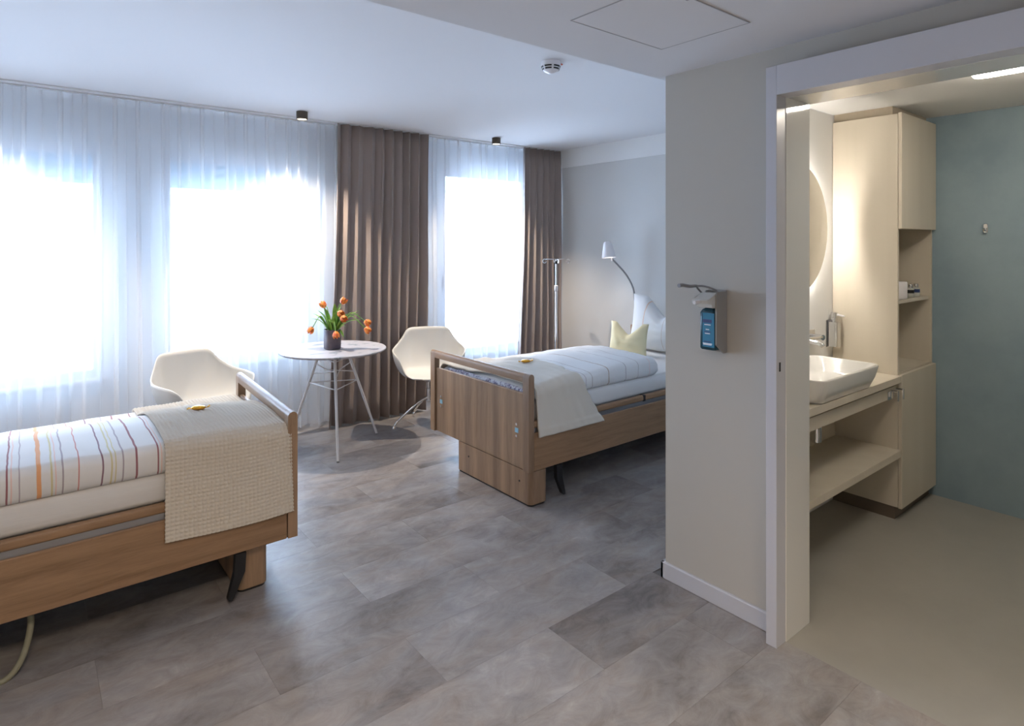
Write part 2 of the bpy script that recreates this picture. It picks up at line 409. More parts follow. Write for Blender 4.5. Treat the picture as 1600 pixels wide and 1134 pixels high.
# door opening of the bathroom: boxed white frame that stands proud of the wall
dr = bpy.data.objects.new('door_1', None); C.objects.link(dr); dr['kind'] = 'structure'; dr.location = (2.3, 1.2, 0); dr['_o'] = [2.3, 1.2, 0]
ob('casing', box(2.243, WX, 1.179, 1.222, 0, 2.226, 0.0015), m_trim, dr)
ob('casing', box(2.243, WX, 0.12, 0.16, 0, 2.226, 0.0015), m_trim, dr)
ob('head_casing', box(2.240, WX, 0.16, 1.1775, 2.113, 2.226, 0.0015), m_trim, dr)
ob('jamb', box(2.312, 2.503, 1.176, 1.19, 0, 2.125, 0.001), m_gloss, dr)
ob('jamb', box(2.312, 2.503, 0.16, 0.174, 0, 2.125, 0.001), m_gloss, dr)
ob('head_jamb', box(WX, 2.503, 0.174, 1.176, 2.113, 2.125, 0.001), m_gloss, dr)
ob('latch_slot', box(2.262, 2.272, 1.1775, 1.181, 1.055, 1.09), m_dark, dr)

# access hatch in the hall ceiling
h = thing('access_hatch', 'square white access hatch flush in the lowered hall ceiling', 'hatch', (1.75, 1.33, ZS))
fb = NB()
for (x0, x1, y0, y1) in ((1.48, 1.984, 1.514, 1.518), (1.48, 1.984, 1.138, 1.142), (1.48, 1.484, 1.142, 1.514), (1.98, 1.984, 1.142, 1.514)):
    box(x0, x1, y0, y1, ZS - 0.0025, ZS - 0.0001, bm=fb)
ob('frame', fb, M('hatch_joint', (0.40, 0.40, 0.42), 0.8), h)
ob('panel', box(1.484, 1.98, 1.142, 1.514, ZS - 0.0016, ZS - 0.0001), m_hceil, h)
ob('latch', lathe(1.64, 1.155, [(0.004, ZS - 0.004), (0.006, ZS - 0.0016)], 10), m_grey, h)

# ------------------------------------------------------------------ curtains
def drape(x0t, x1t, x0b, x1b, y, z0, z1, folds, amp, seed, over=0.30, per=14, nz_=16):
    rnd = random.Random(seed); ph = [0]
    for _ in range(folds): ph.append(ph[-1] + rnd.uniform(0.7, 1.35))
    tot = ph[-1]; cols = []
    for k in range(folds):
        for i in range(per):
            u = (ph[k] + (ph[k+1]-ph[k])*i/per)/tot; cols.append((u, 2*PI*i/per, (ph[k+1]-ph[k])/tot))
    cols.append((1.0, 0.0, 1/folds))
    am = [rnd.uniform(0.75, 1.15) for _ in range(folds + 1)]
    def fn(a, b):
        i = min(int(round(a*(len(cols)-1))), len(cols)-1); u, th, wd = cols[i]; k = min(i//per, folds)
        z = z0 + (z1-z0)*b
        e = (1-b)
        s = math.cos(th); s = math.copysign(abs(s)**0.7, s)
        xa = x0t + (x1t-x0t)*u; xb = x0b + (x1b-x0b)*(u + 0.012*math.sin(7*u + seed))
        wpx = (x1t-x0t)*wd
        ee = e**1.4
        return (xa + (xb-xa)*ee - over*wpx*math.sin(2*th)*0.5, y - amp*am[k]*s*(0.72 + 0.35*e) + 0.008*math.sin(3*z + k), z)
    return gridmesh(len(cols), nz_, fn)
def solid(o, th):
    md = o.modifiers.new('thickness', 'SOLIDIFY'); md.thickness = th; md.offset = 0; return o
def curtain(name, label, args, mat, th=None, group=None, track=None):
    c = thing(name, label, 'curtain', ((args[0]+args[1])/2, args[4], 0), group)
    o = ob('fabric', drape(*args), mat, c, True, angle=0)
    if th: solid(o, th)
    return c
GS = 'sheer curtains before the windows'
c1 = curtain('sheer_curtain', 'white sheer curtain left of the gathered taupe curtain, across two windows', (-1.27, 2.20, -1.27, 2.20, 5.015, 0.035, 2.55, 25, 0.042, 3, 0.44), m_sheer, None, GS)
c2 = curtain('sheer_curtain', 'white sheer curtain between the two taupe curtains, across one window', (2.80, 4.60, 2.80, 4.60, 5.015, 0.035, 2.55, 15, 0.042, 5, 0.44), m_sheer, None, GS)
GT = 'taupe curtains drawn aside'
c3 = curtain('taupe_curtain', 'wide taupe curtain gathered behind the round table', (2.06, 2.925, 1.985, 2.90, 4.905, 0.012, 2.551, 9, 0.042, 11, 0.28), m_drape, 0.004, GT)
c4 = curtain('taupe_curtain', 'narrow taupe curtain gathered in the corner beside the drip stand', (4.10, 4.605, 4.01, 4.61, 4.905, 0.012, 2.551, 6, 0.042, 21, 0.28), m_drape, 0.004, GT)
for yy, lab in ((4.905, 'slim ceiling track that carries the taupe curtains'), (5.015, 'slim ceiling track that carries the sheer curtains')):
    tb = box(XL + 0.01, XR - 0.01, yy - 0.012, yy + 0.012, 2.5525, 2.5598)
    tag(ob('curtain_track', tb, M('track_white', (0.7, 0.7, 0.7), 0.5)), lab, 'curtain track')

# ------------------------------------------------------------------ ceiling fixtures
def downlight(x, y, label):
    t = thing('ceiling_downlight', label, 'downlight', (x, y, ZC), 'bronze surface downlights along the curtains')
    ob('can', lathe(x, y, [(0.036, ZC - 0.0005), (0.042, ZC - 0.003), (0.042, ZC - 0.058), (0.040, ZC - 0.062), (0.036, ZC - 0.062), (0.034, ZC - 0.056)], 24), m_bronze, t, True)
    ob('lens', lathe(x, y, [(0.033, ZC - 0.0555), (0.033, ZC - 0.0605), (0.02, ZC - 0.0625)], 20), m_spot, t, True)
    l = bpy.data.lights.new('downlight_beam', 'SPOT'); l.energy = 145; l.color = WARM; l.spot_size = math.radians(96); l.spot_blend = 0.65; l.shadow_soft_size = 0.025
    o = bpy.data.objects.new('downlight_beam', l); C.objects.link(o); o.parent = t; o.location = (0, 0, -0.075)
    return t
downlight(-0.20, 4.67, 'bronze ceiling downlight out at the far left')
downlight(1.68, 4.67, 'bronze can downlight on the ceiling left of the wide taupe curtain')
downlight(3.56, 4.67, 'bronze can downlight on the ceiling between the two taupe curtains')
sx, sy = 2.305, 2.52
sd = thing('smoke_detector', 'round white smoke detector with dark slots on the ceiling', 'smoke detector', (sx, sy, ZC))
ob('body', lathe(sx, sy, [(0.055, ZC - 0.0005), (0.056, ZC - 0.022), (0.052, ZC - 0.026), (0.050, ZC - 0.034), (0.047, ZC - 0.038), (0.044, ZC - 0.048), (0.036, ZC - 0.054), (0.018, ZC - 0.062), (0.008, ZC - 0.066)], 32), m_shade, sd, True)
for (r, z) in ((0.0522, 0.030), (0.0475, 0.043)):
    for k in range(6):
        a0 = k*PI/3 + 0.12
        g = gridmesh(6, 2, lambda u, v: (sx + (r + 0.0012 - 0.003*v)*math.cos(a0 + u*0.8), sy + (r + 0.0012 - 0.003*v)*math.sin(a0 + u*0.8), ZC - z + 0.004 - 0.008*v))
        solid(ob('slot', g, m_dark, sd), 0.002)
ob('tab', box(sx + 0.036, sx + 0.075, sy - 0.02, sy - 0.006, ZC - 0.008, ZC - 0.001, 0.002), m_red, sd, label='red plastic tab')

# ------------------------------------------------------------------ beds
def skew(bm, x, y, ang):
    bmesh.ops.rotate(bm, cent=(x, y, 0), matrix=Matrix.Rotation(ang, 3, 'Z'), verts=bm.verts); return bm
def bed(label, fx, d, y0, y1, ang, length=2.12):
    """fx: outer face of the foot board; d: direction towards the head (+1 / -1)"""
    t = thing('hospital_bed', label, 'bed', (fx + d*length/2, (y0+y1)/2, 0), 'adjustable oak care beds')
    X = lambda a, b: (min(fx + d*a, fx + d*b), max(fx + d*a, fx + d*b))
    S = lambda bm: skew(bm, fx, y0, ang)
    # posts with a rounded top
    def post(ya, yb):
        prof = []
        r = 0.021; zt = 0.778
        pts = [(0.0, 0.205), (0.042, 0.205), (0.042, zt - r)] + [(r + r*math.cos(a), zt - r + r*math.sin(a)) for a in [PI*i/8 for i in range(1, 8)]] + [(0.0, zt - r)]
        return ring_loft([[(fx + d*p, yy, q) for p, q in pts] for yy in (ya, yb)])
    ob('post', S(post(y0, y0 + 0.055)), m_wood_z, t, True, angle=35)
    ob('post', S(post(y1 - 0.055, y1)), m_wood_z, t, True, angle=35)
    r = 0.021; zt = 0.778
    pts = [(0.0, 0.728), (0.042, 0.728), (0.042, zt - r)] + [(r + r*math.cos(a), zt - r + r*math.sin(a)) for a in [PI*i/8 for i in range(1, 8)]] + [(0.0, zt - r)]
    ob('top_rail', S(ring_loft([[(fx + d*p, yy, q) for p, q in pts] for yy in (y0 + 0.056, y1 - 0.056)])), m_wood_y, t, True, angle=35)
    ob('foot_panel', S(box(*X(0.012, 0.032), y0 + 0.056, y1 - 0.057, 0.207, 0.657, 0.003)), m_wood_z, t)
    for yy in (y0 + 0.125, y1 - 0.125):
        ob('lock_label', S(box(*X(0.0105, 0.013), yy - 0.016, yy + 0.016, 0.412, 0.440)), m_lblue, t, label='small pale blue label')
        for zz in (0.392, 0.462):
            b = bmesh.new(); bmesh.ops.create_cone(b, cap_ends=True, segments=10, radius1=0.008, radius2=0.006, depth=0.004, matrix=Matrix.Translation((fx + d*0.010, yy, zz)) @ Matrix.Rotation(PI/2, 4, 'Y'))
            ob('screw', S(b), m_chrome, t)
    # foot block with rounded upright corners on a dark plinth
    if d > 0: ya, yb, xa, xb = y0 + 0.0, y0 + 0.77, 0.012, 0.15
    else: ya, yb, xa, xb = y0 + 0.055, y0 + 0.82, 0.115, 0.245
    cxb, cyb = fx + d*(xa+xb)/2, (ya+yb)/2
    hx, hy = (xb-xa)/2, (yb-ya)/2
    ob('base_block', ring_loft([rrect(cxb, cyb, hx, hy, 0.03, z) for z in (0.012, 0.2035)]), m_wood_z, t, True)
    ob('plinth', ring_loft([rrect(cxb, cyb, hx - 0.006, hy - 0.006, 0.026, z) for z in (0.0, 0.0118)]), m_dark, t, True)
    for yy in (ya + 0.10, yb - 0.14):
        b = bmesh.new(); bmesh.ops.create_cone(b, cap_ends=True, segments=10, radius1=0.006, radius2=0.006, depth=0.002, matrix=Matrix.Translation((fx + d*(xa - 0.0005), yy, 0.13)) @ Matrix.Rotation(PI/2, 4, 'Y'))
        ob('plug', b, m_dark, t)
    hd = length - 0.05
    ob('base_block', ring_loft([rrect(fx + d*(hd - 0.2), cyb, 0.06, hy, 0.03, z) for z in (0.012, 0.2035)]), m_wood_z, t, True)
    ob('plinth', ring_loft([rrect(fx + d*(hd - 0.2), cyb, 0.055, hy - 0.006, 0.026, z) for z in (0.0, 0.0118)]), m_dark, t, True)
    # head board
    for (ya_, yb_) in ((y0, y0 + 0.055), (y1 - 0.055, y1)):
        ob('post', box(*X(hd, hd + 0.042), ya_, yb_, 0.205, 0.778, 0.012, 2), m_wood_z, t, True)
    ob('head_panel', box(*X(hd + 0.01, hd + 0.032), y0 + 0.056, y1 - 0.056, 0.205, 0.775, 0.003), m_wood_z, t)
    # sides: oak apron, grey channel, round rail, two sides
    for s, yy in ((1, y0), (-1, y1)):
        a, b = (yy + s*0.004, yy + s*0.026)
        ob('side_panel', box(*X(0.046, hd - 0.003), min(a, b), max(a, b), 0.205, 0.428, 0.003), m_wood_x, t)
        a, b = (yy + s*0.014, yy + s*0.034)
        ob('rail_channel', box(*X(0.05, hd - 0.005), min(a, b), max(a, b), 0.428, 0.455), m_grey, t)
        for (p0, p1) in ((0.05, 1.055), (1.062, hd - 0.005)):
            rb = bmesh.new()
            pr = rrect(0, 0, 0.016, 0.020, 0.012, 0, 4)
            ob('side_rail', ring_loft([[(fx + d*p, yy + s*0.024 + q[0], 0.474 + q[1]) for q in pr] for p in (p0, p1)]), m_wood_x, t, True)
        ob('rail_clip', box(*X(1.045, 1.072), min(yy + s*0.006, yy + s*0.042), max(yy + s*0.006, yy + s*0.042), 0.452, 0.4955, 0.004), m_dark, t)
    ob('bed_base', box(*X(0.06, hd - 0.02), y0 + 0.045, y1 - 0.045, 0.40, 0.488, 0.004), m_grey, t)
    ob('pedal', ring_loft([[(fx + d*(xc + a), y0 + b, z) for a, b in ((-wd, 0.0), (wd, 0.0), (wd, 0.03), (-wd, 0.03))] for xc, wd, z in ((0.245, 0.022, 0.202), (0.25, 0.022, 0.12), (0.285, 0.012, 0.02), (0.288, 0.008, 0.012))]), m_dark, t)
    ob('lift_column', box(*X(0.9, 1.2), y0 + 0.35, y1 - 0.35, 0.05, 0.40, 0.01), m_grey, t)
    ob('chassis', box(*X(0.2, hd - 0.2), y0 + 0.40, y1 - 0.40, 0.05, 0.10, 0.01), m_dark, t)
    return t
B1X, B1Y0, B1Y1 = 0.985, 2.795, 3.85
B2X, B2Y0, B2Y1 = 2.300, 2.705, 3.80
bed1 = bed('oak care bed at the left, cut off by the picture edge', B1X, -1, B1Y0, B1Y1, math.radians(-2.6), 2.2)
bed2 = bed('oak care bed with its foot board facing the room, by the grey wall', B2X, 1, B2Y0, B2Y1, 0, 2.24)
ob('hose', tube(spline([(0.02, 2.89, 0.21), (0.025, 2.87, 0.14), (0.005, 2.83, 0.06), (-0.035, 2.80, 0.012), (-0.09, 2.80, 0.012), (-0.16, 2.86, 0.08), (-0.20, 2.9, 0.21)], 8), 0.011, 10), m_hose, bed1, True)

def slab(x0, x1, y0, y1, z0, fz, rnd, seed, endr=0.05, wob=0.006, n=40, m=26, endtop=None):
    """a soft slab: closed y-z section swept along x; fz(x,y) gives the top"""
    rings = []
    for i in range(n + 1):
        u = i/n; x = x0 + (x1-x0)*(0.5 - 0.5*math.cos(PI*u)) if n > 0 else x0
        dx = min(x - x0, x1 - x); k = 1.0
        if dx < endr: k = math.sqrt(max(0.0, 1 - (1 - dx/endr)**2))
        k = max(k, 0.25)
        ring = []
        zt = lambda y: fz(x, y) + wob*(nz(x, y, seed, 6) + 0.6*nz(x, y, seed + 5, 14))
        inset = rnd*(1-k)*0.6
        ya, yb = y0 + inset, y1 - inset
        def top(yv):
            h = zt(yv) - z0
            return z0 + h*(0.5 + 0.5*k)
        bot = z0 + (1-k)*0.25*(fz(x, (y0+y1)/2) - z0)
        ring.append((x, ya + rnd*0.35, bot))
        for j in range(7):                        # near side, round to the top
            a = PI*j/12
            hh = top(ya + rnd)
            ring.append((x, ya + rnd - rnd*math.cos(a)*1.0 + 0.006*nz(x*7, 0.3*j, seed) , (bot + (hh - rnd - bot)*0.25) if j == 0 else hh - rnd + rnd*math.sin(a)))
        for j in range(1, m):
            yv = ya + rnd + (yb - ya - 2*rnd)*j/m; ring.append((x, yv, top(yv)))
        for j in range(6, -1, -1):
            a = PI*j/12; hh = top(yb - rnd)
            ring.append((x, yb - rnd + rnd*math.cos(a), (bot + (hh - rnd - bot)*0.25) if j == 0 else hh - rnd + rnd*math.sin(a)))
        ring.append((x, yb - rnd*0.35, bot))
        rings.append(ring)
    return ring_loft(rings)
def mattress(label, x0, x1, y0, y1):
    t = slab(x0, x1, y0, y1, 0.490, lambda x, y: 0.606, 0.03, 3, 0.03, 0.002)
    return tag(ob('mattress', t, m_mattress, None, True, angle=0), label, 'mattress', 'sheeted mattresses')
mattress('white sheeted mattress on the left bed', -1.16, 0.93, 2.83, 3.765)
mattress('white sheeted mattress on the bed by the grey wall', 2.352, 4.46, 2.745, 3.76)

def top1(x, y):
    z = 0.728 + 0.012*min(1, max(0, (y - 2.85)/0.2)) - 0.018*max(0, (x - 0.70)/0.25) - 0.01*max(0, x - 0.35) - 0.40*max(0, y - 3.18)**1.9
    return max(z, 0.664)
def top2(x, y):
    v = (y - 3.25)/0.5
    s = max(0.0, min(1.0, (x - 2.40)/0.75))
    return max(0.664, 0.682 + 0.050*s + 0.022*(1 - v*v)*(0.4 + 0.6*s) - 0.24*max(0, y - 3.15)**1.8)
d1 = ob('duvet', slab(-1.1, 0.925, 2.822, 3.76, 0.609, top1, 0.045, 1, 0.06, 0.006, 60), m_duvet1, None, True, angle=0)
tag(d1, 'white duvet with orange, red and grey stripes on the left bed', 'duvet', 'striped duvets')
d2 = ob('duvet', slab(2.36, 3.56, 2.735, 3.765, 0.609, top2, 0.045, 2, 0.08, 0.008, 50), m_duvet2, None, True, angle=0)
tag(d2, 'white duvet with faint stripes on the bed by the grey wall', 'duvet', 'striped duvets')

def profile(side_y, far_y, z_hang, z_far, top, x, off, out=0.012, rr=0.05):
    """polyline across the bed from the near hem, over the top, to the far hem"""
    pts = []
    zt = top(x, side_y + rr) + off
    for k in range(12): pts.append((side_y - off - out*(1 - k/11)**1.5, z_hang + (zt - rr - z_hang)*k/12))
    for k in range(9):
        a = PI/2*k/8; pts.append((side_y - off + (rr + off)*(1 - math.cos(a)), zt - rr + rr*math.sin(a)))
    n = 26; ya, yb = side_y + rr, far_y - rr
    for k in range(1, n):
        yy = ya + (yb-ya)*k/n; pts.append((yy, top(x, yy) + off))
    zf = top(x, far_y - rr) + off
    for k in range(9):
        a = PI/2*(1 - k/8); pts.append((far_y + off - (rr + off)*(1 - math.cos(a)), zf - rr + rr*math.sin(a)))
    for k in range(1, 9): pts.append((far_y + off, zf - rr + (z_far - zf + rr)*k/8))
    return pts
def blanket(xa, xb, nx, ns, prof, bumpf, edge=None):
    cache = {}
    def fn(u, v):
        x = xa + (xb-xa)*u
        key = round(u*(nx-1))
        if key not in cache:
            p = prof(x); ln = [0]
            for a, b in zip(p, p[1:]): ln.append(ln[-1] + math.hypot(b[0]-a[0], b[1]-a[1]))
            cache[key] = (p, ln)
        p, ln = cache[key]; s = v*ln[-1]; i = 0
        lo, hi = 0, len(ln)-1
        while hi - lo > 1:
            md = (lo+hi)//2
            if ln[md] <= s: lo = md
            else: hi = md
        f_ = (s - ln[lo])/max(1e-9, ln[lo+1]-ln[lo]); a, b = p[lo], p[lo+1]
        yy, zz = a[0] + (b[0]-a[0])*f_, a[1] + (b[1]-a[1])*f_
        dx, dz = b[0]-a[0], b[1]-a[1]; l = math.hypot(dx, dz) or 1
        h = bumpf(x, s, u, v)
        ex = edge(u, v, s) if edge else 0
        return (x + ex, yy - dz/l*h, zz + dx/l*h)
    return gridmesh(nx, ns, fn)
CELL = 0.0165
def waffle(x, s, u, v):
    a = abs(math.cos(PI*x/CELL)); b = abs(math.cos(PI*s/CELL))
    return 0.0055*max(a*b, 0.0)**0.8 + 0.0035*(nz(x, s, 1, 9)) + 0.0015
bl1 = ob('blanket', blanket(0.452, 0.955, 152, 380, lambda x: profile(2.812, 3.775, 0.335 + 0.012*math.sin(6*x), 0.56, top1, x, 0.009), waffle,
          lambda u, v, s: (0.5 - u)*0.006*abs(math.sin(PI*s/CELL)) + (0.02*(v < 0.4)*(0.4 - v)*2.0)*(u - 0.3)), m_knit, None, True, angle=0)
tag(bl1, 'cream waffle-knit blanket folded over the foot of the left bed', 'blanket')
solid(bl1, 0.006)
def folds(x, s, u, v):
    h = 0.004*nz(x, s, 4, 7) + 0.004*nz(x, s*0.4, 9, 18) + 0.002
    if v < 0.03: h += 0.006
    return h
def edge2(u, v, s):
    k = max(0.0, 1 - s/0.36)**1.3
    return u*(-0.20*(1-k)) + u*(0.02 if v > 0.3 else 0) + 0.004*math.sin(80*s)*(u > 0.99)
bl2 = ob('blanket', blanket(2.372, 2.93, 60, 170, lambda x: profile(2.728, 3.775, 0.40 + 0.0*x, 0.52, top2, x, 0.009, 0.016), folds, edge2), m_soft, None, True, angle=0)
tag(bl2, 'cream soft throw over the foot of the bed by the grey wall', 'blanket')
solid(bl2, 0.010)
# crumpled lilac edge of the bedding, seen through the foot board
def crump(u, v):
    y = 2.80 + 0.86*u; a = v*2*PI
    r = 0.028 + 0.008*nz(u*9, v*2, 3, 1.7) + 0.004*nz(u*25, v*3, 8, 1)
    return (2.366 + 0.010*math.cos(a), y, 0.640 + r*math.sin(a) + 0.006*nz(u*6, 0, 4))
cr = gridmesh(60, 14, crump)
tag(ob('bed_linen', cr, m_fold, None, True, angle=0), 'crumpled lilac patterned linen tucked behind the foot board gap', 'bed linen')

def candy(label, x, y, z, rot):
    t = thing('wrapped_chocolate', label, 'sweet', (x, y, z), 'gold wrapped bedtime sweets')
    b = bmesh.new()
    bmesh.ops.create_uvsphere(b, u_segments=16, v_segments=10, radius=1)
    for v in b.verts:
        v.co = Vector((math.copysign(abs(v.co.x)**0.7, v.co.x)*0.032, math.copysign(abs(v.co.y)**0.8, v.co.y)*0.017, v.co.z*0.010 + 0.010))
    bmesh.ops.rotate(b, cent=(0, 0, 0), matrix=Matrix.Rotation(rot, 3, 'Z'), verts=b.verts); bmesh.ops.translate(b, verts=b.verts, vec=(x, y, z))
    ob('sweet_body', b, m_gold, t, True)
    for s in (-1, 1):
        def fan(u, v):
            a = (v - 0.5)*1.5; r = 0.004 + 0.018*u
            p = Vector((s*(0.028 + r*math.cos(a)), r*math.sin(a)*1.1, 0.008 + 0.004*math.cos(v*14)*u + 0.008*u*(s > 0)))
            p.rotate(Matrix.Rotation(rot, 3, 'Z')); return p + Vector((x, y, z))
        solid(ob('wrapper_twist', gridmesh(3, 9, fan), m_gold, t), 0.0012)
candy('gold wrapped sweet on the waffle-knit blanket', 0.655, 3.20, top1(0.655, 3.2) + 0.017, -0.45)
candy('gold wrapped sweet on the soft throw of the far bed', 2.66, 3.16, top2(2.66, 3.16) + 0.026, -0.5)

def pillow(W, H, T, c, dip, lean, n=28, dipw=0.55):
    def surf(s):
        def fn(a, b):
            u, v = a*2 - 1, b*2 - 1
            x = W/2*u*(1 - c*(1 - v*v)); z = H/2*v*(1 - c*(1 - u*u))
            tk = T/2*(max(0, 1 - abs(u)**2.6)**0.6)*(max(0, 1 - abs(v)**2.6)**0.6)
            tp = max(0.0, (v + 1)/2)
            z -= dip*tp**1.5*max(0, 1 - (abs(u)/dipw)**1.3 if abs(u) < dipw else 0)
            tk *= 1 + 0.12*nz(u*2, v*2, s*3, 1.3)
            return Vector((s*tk, x, z + H/2))
        return fn
    bm = gridmesh(n, n, surf(1)); gridmesh(n, n, surf(-1), bm)
    bmesh.ops.remove_doubles(bm, verts=bm.verts, dist=0.0005)
    bmesh.ops.rotate(bm, cent=(0, 0, 0), matrix=Matrix.Rotation(lean, 3, 'Y'), verts=bm.verts)
    return bm
p = pillow(0.76, 0.49, 0.20, 0.07, 0.17, math.radians(10))
bmesh.ops.translate(p, verts=p.verts, vec=(4.24, 3.235, 0.607))
tag(ob('pillow', p, m_pillow, None, True, angle=0), 'large white striped pillow propped upright at the head of the far bed', 'pillow')
p = pillow(0.37, 0.27, 0.13, 0.06, 0.10, math.radians(9), dipw=0.7)
bmesh.ops.rotate(p, cent=(0, 0, 0), matrix=Matrix.Rotation(math.radians(8), 3, 'Z'), verts=p.verts)
bmesh.ops.translate(p, verts=p.verts, vec=(3.98, 3.40, 0.607))
tag(ob('cushion', p, m_yel, None, True, angle=0), 'small pale yellow cushion with two peaks before the white pillow', 'cushion')

# ------------------------------------------------------------------ round table with tulips
TX, TY, TR = 1.855, 4.485, 0.395
tb = thing('round_table', 'round pale table on three splayed white legs before the taupe curtain', 'table', (TX, TY, 0))
ob('tabletop', lathe(TX, TY, [(0.30, 0.722), (TR - 0.012, 0.724), (TR, 0.733), (TR, 0.738), (TR - 0.003, 0.741)], 64), m_table, tb, True)
ang = [math.radians(a) for a in (-108, 7, 127)]
for a in ang:
    p0 = (TX + 0.115*math.cos(a), TY + 0.115*math.sin(a), 0.7215); p1 = (TX + 0.385*math.cos(a), TY + 0.385*math.sin(a), 0.008)
    ob('leg', tube([p0, p1], 0.0115, 12, r1=0.009), m_leg, tb, True)
    ob('foot_cap', lathe(p1[0], p1[1], [(0.010, 0.0), (0.011, 0.010)], 12), m_grey, tb, True)
def legpt(a, z):
    k = (0.7215 - z)/0.7135; r = 0.115 + 0.27*k
    return Vector((TX + r*math.cos(a), TY + r*math.sin(a), z))
for k in range(3):
    a, b = ang[k], ang[(k+1) % 3]
    ob('wire_brace', tube([legpt(a, 0.47), legpt(b, 0.47)], 0.004, 8), m_leg, tb, True)
    ob('wire_brace', tube([legpt(a, 0.66), legpt(b, 0.66)], 0.004, 8), m_leg, tb, True)
    cc = Vector((TX, TY, 0.59))
    ob('wire_brace', tube([legpt(a, 0.54), cc + (legpt(b, 0.54) - cc)*0.3, legpt(b, 0.62)], 0.004, 8), m_leg, tb, True)
VX, VY, VZ = 1.842, 4.475, 0.7415
va = thing('plant_pot', 'dark violet square-shouldered pot of tulips on the round table', 'pot', (VX, VY, VZ))
pr = lambda hx, r, z: rrect(VX, VY, hx, hx, r, VZ + z, 6)
ob('pot_body', ring_loft([pr(0.053, 0.035, 0.0005), pr(0.057, 0.038, 0.006), pr(0.059, 0.04, 0.08), pr(0.058, 0.04, 0.148), pr(0.056, 0.04, 0.15), pr(0.052, 0.036, 0.148), pr(0.051, 0.036, 0.125)]), m_vase, va, True)
ob('soil', ring_loft([pr(0.0505, 0.036, 0.120), pr(0.0505, 0.036, 0.126)]), m_soil, va)
Fv = Vector((math.sin(YAW), math.cos(YAW), 0)); Rv = Vector((math.cos(YAW), -math.sin(YAW), 0))
def blade(p0, p1, p2, wd, side):
    pts = spline([p0, p1, p2], 6); n = len(pts)
    def fn(u, v):
        i = round(u*(n-1)); p = pts[i]; d = (pts[min(i+1, n-1)] - pts[max(i-1, 0)]).normalized()
        s = side - d*side.dot(d); s.normalize(); nrm = d.cross(s)
        w_ = wd*(math.sin(PI*(0.12 + 0.86*u))**0.8)*(1 - 0.25*u); q = (v - 0.5)*2
        return p + s*w_*q + nrm*w_*0.45*q*q
    return gridmesh(n, 5, fn)
def tulip(label, dx, dy, h, lean, leafs):
    base = Vector((VX, VY, VZ + 0.124)) + Vector((dx, dy, 0)).normalized()*0.022
    tip = Vector((VX + dx, VY + dy, VZ + h))
    t = thing('tulip', label, 'tulip', tuple(base), 'orange tulips in the violet pot')
    mid = base.lerp(tip, 0.5) + Vector((0, 0, 0.045 + 0.03*lean))
    st = spline([base, mid, tip], 8)
    ob('stem', tube(st, 0.0035, 7), m_stem, t, True)
    d = (st[-1] - st[-2]).normalized(); q = d.to_track_quat('Z', 'Y')
    b = bmesh.new()
    for k in range(6):
        a0 = k*PI/3; off = 0.0 if k % 2 else 0.0025
        def fn(u, v):
            ang_ = a0 + (v - 0.5)*1.35*math.sin(PI*min(0.98, 0.18 + 0.74*u))**0.8
            r = (0.0245*math.sin(PI*(0.10 + 0.62*u))**0.75) + off
            z = 0.052*u - 0.006*((v-0.5)*2)**2*u
            return q @ Vector((r*math.cos(ang_), r*math.sin(ang_), z)) + tip
        gridmesh(7, 6, fn, b)
    solid(ob('blossom', b, m_petal, t, True, angle=0), 0.0014)
    for (lx, ly, lz, wd) in leafs:
        e = Vector((VX + lx, VY + ly, VZ + lz)); m_ = base.lerp(e, 0.5) + Vector((0, 0, 0.03))
        side = Vector((0, 0, 1)).cross(e - base)
        if side.length < 1e-3: side = Rv
        ob('leaf', blade(base, m_, e, wd, side.normalized()), m_leaf, t, True, angle=0)
def scr(r, f_=0.0): v = Rv*r + Fv*f_; return v.x, v.y
S_ = 4.65/952
def tl(label, u, v, f_, leafs, lean=1):
    dx, dy = scr((u - 519)*S_, f_)
    tulip(label, dx, dy, (546 - v)*S_ - 0.028, lean, [(*scr((a - 519)*S_, g), (546 - b)*S_ + 0.008, wd*1.8) for a, b, g, wd in leafs])
tl('topmost orange tulip of the bouquet', 532, 470, 0.02, [(521, 478, 0.02, 0.016), (531, 480, 0.03, 0.012)])
tl('orange tulip standing alone above the left side of the pot', 506, 475, 0.03, [(498, 487, -0.03, 0.018), (503, 484, 0.04, 0.014)])
tl('orange tulip nodding lowest at the far left of the bouquet', 488, 507, 0.0, [(486, 494, 0.05, 0.009), (490, 499, -0.05, 0.010)], 2)
tl('orange tulip just below the topmost one', 530, 483, -0.03, [(526, 488, -0.02, 0.016), (541, 494, 0.05, 0.011)])
tl('orange tulip right of centre, tucked under its upper neighbour', 536, 489, -0.05, [(516, 500, -0.07, 0.016)])
tl('upper of the two orange tulips reaching to the right', 569, 497, 0.01, [(562, 492, 0.02, 0.013), (558, 489, 0.05, 0.011)], 2)
tl('lower of the two orange tulips reaching to the right', 571, 507, -0.02, [(563, 502, -0.01, 0.013), (548, 498, -0.04, 0.012)], 2)
tl('orange tulip facing forward over the pot rim', 529, 511, -0.085, [(539, 529, -0.035, 0.017), (512, 503, -0.02, 0.016), (538, 514, 0.03, 0.012)], 1)

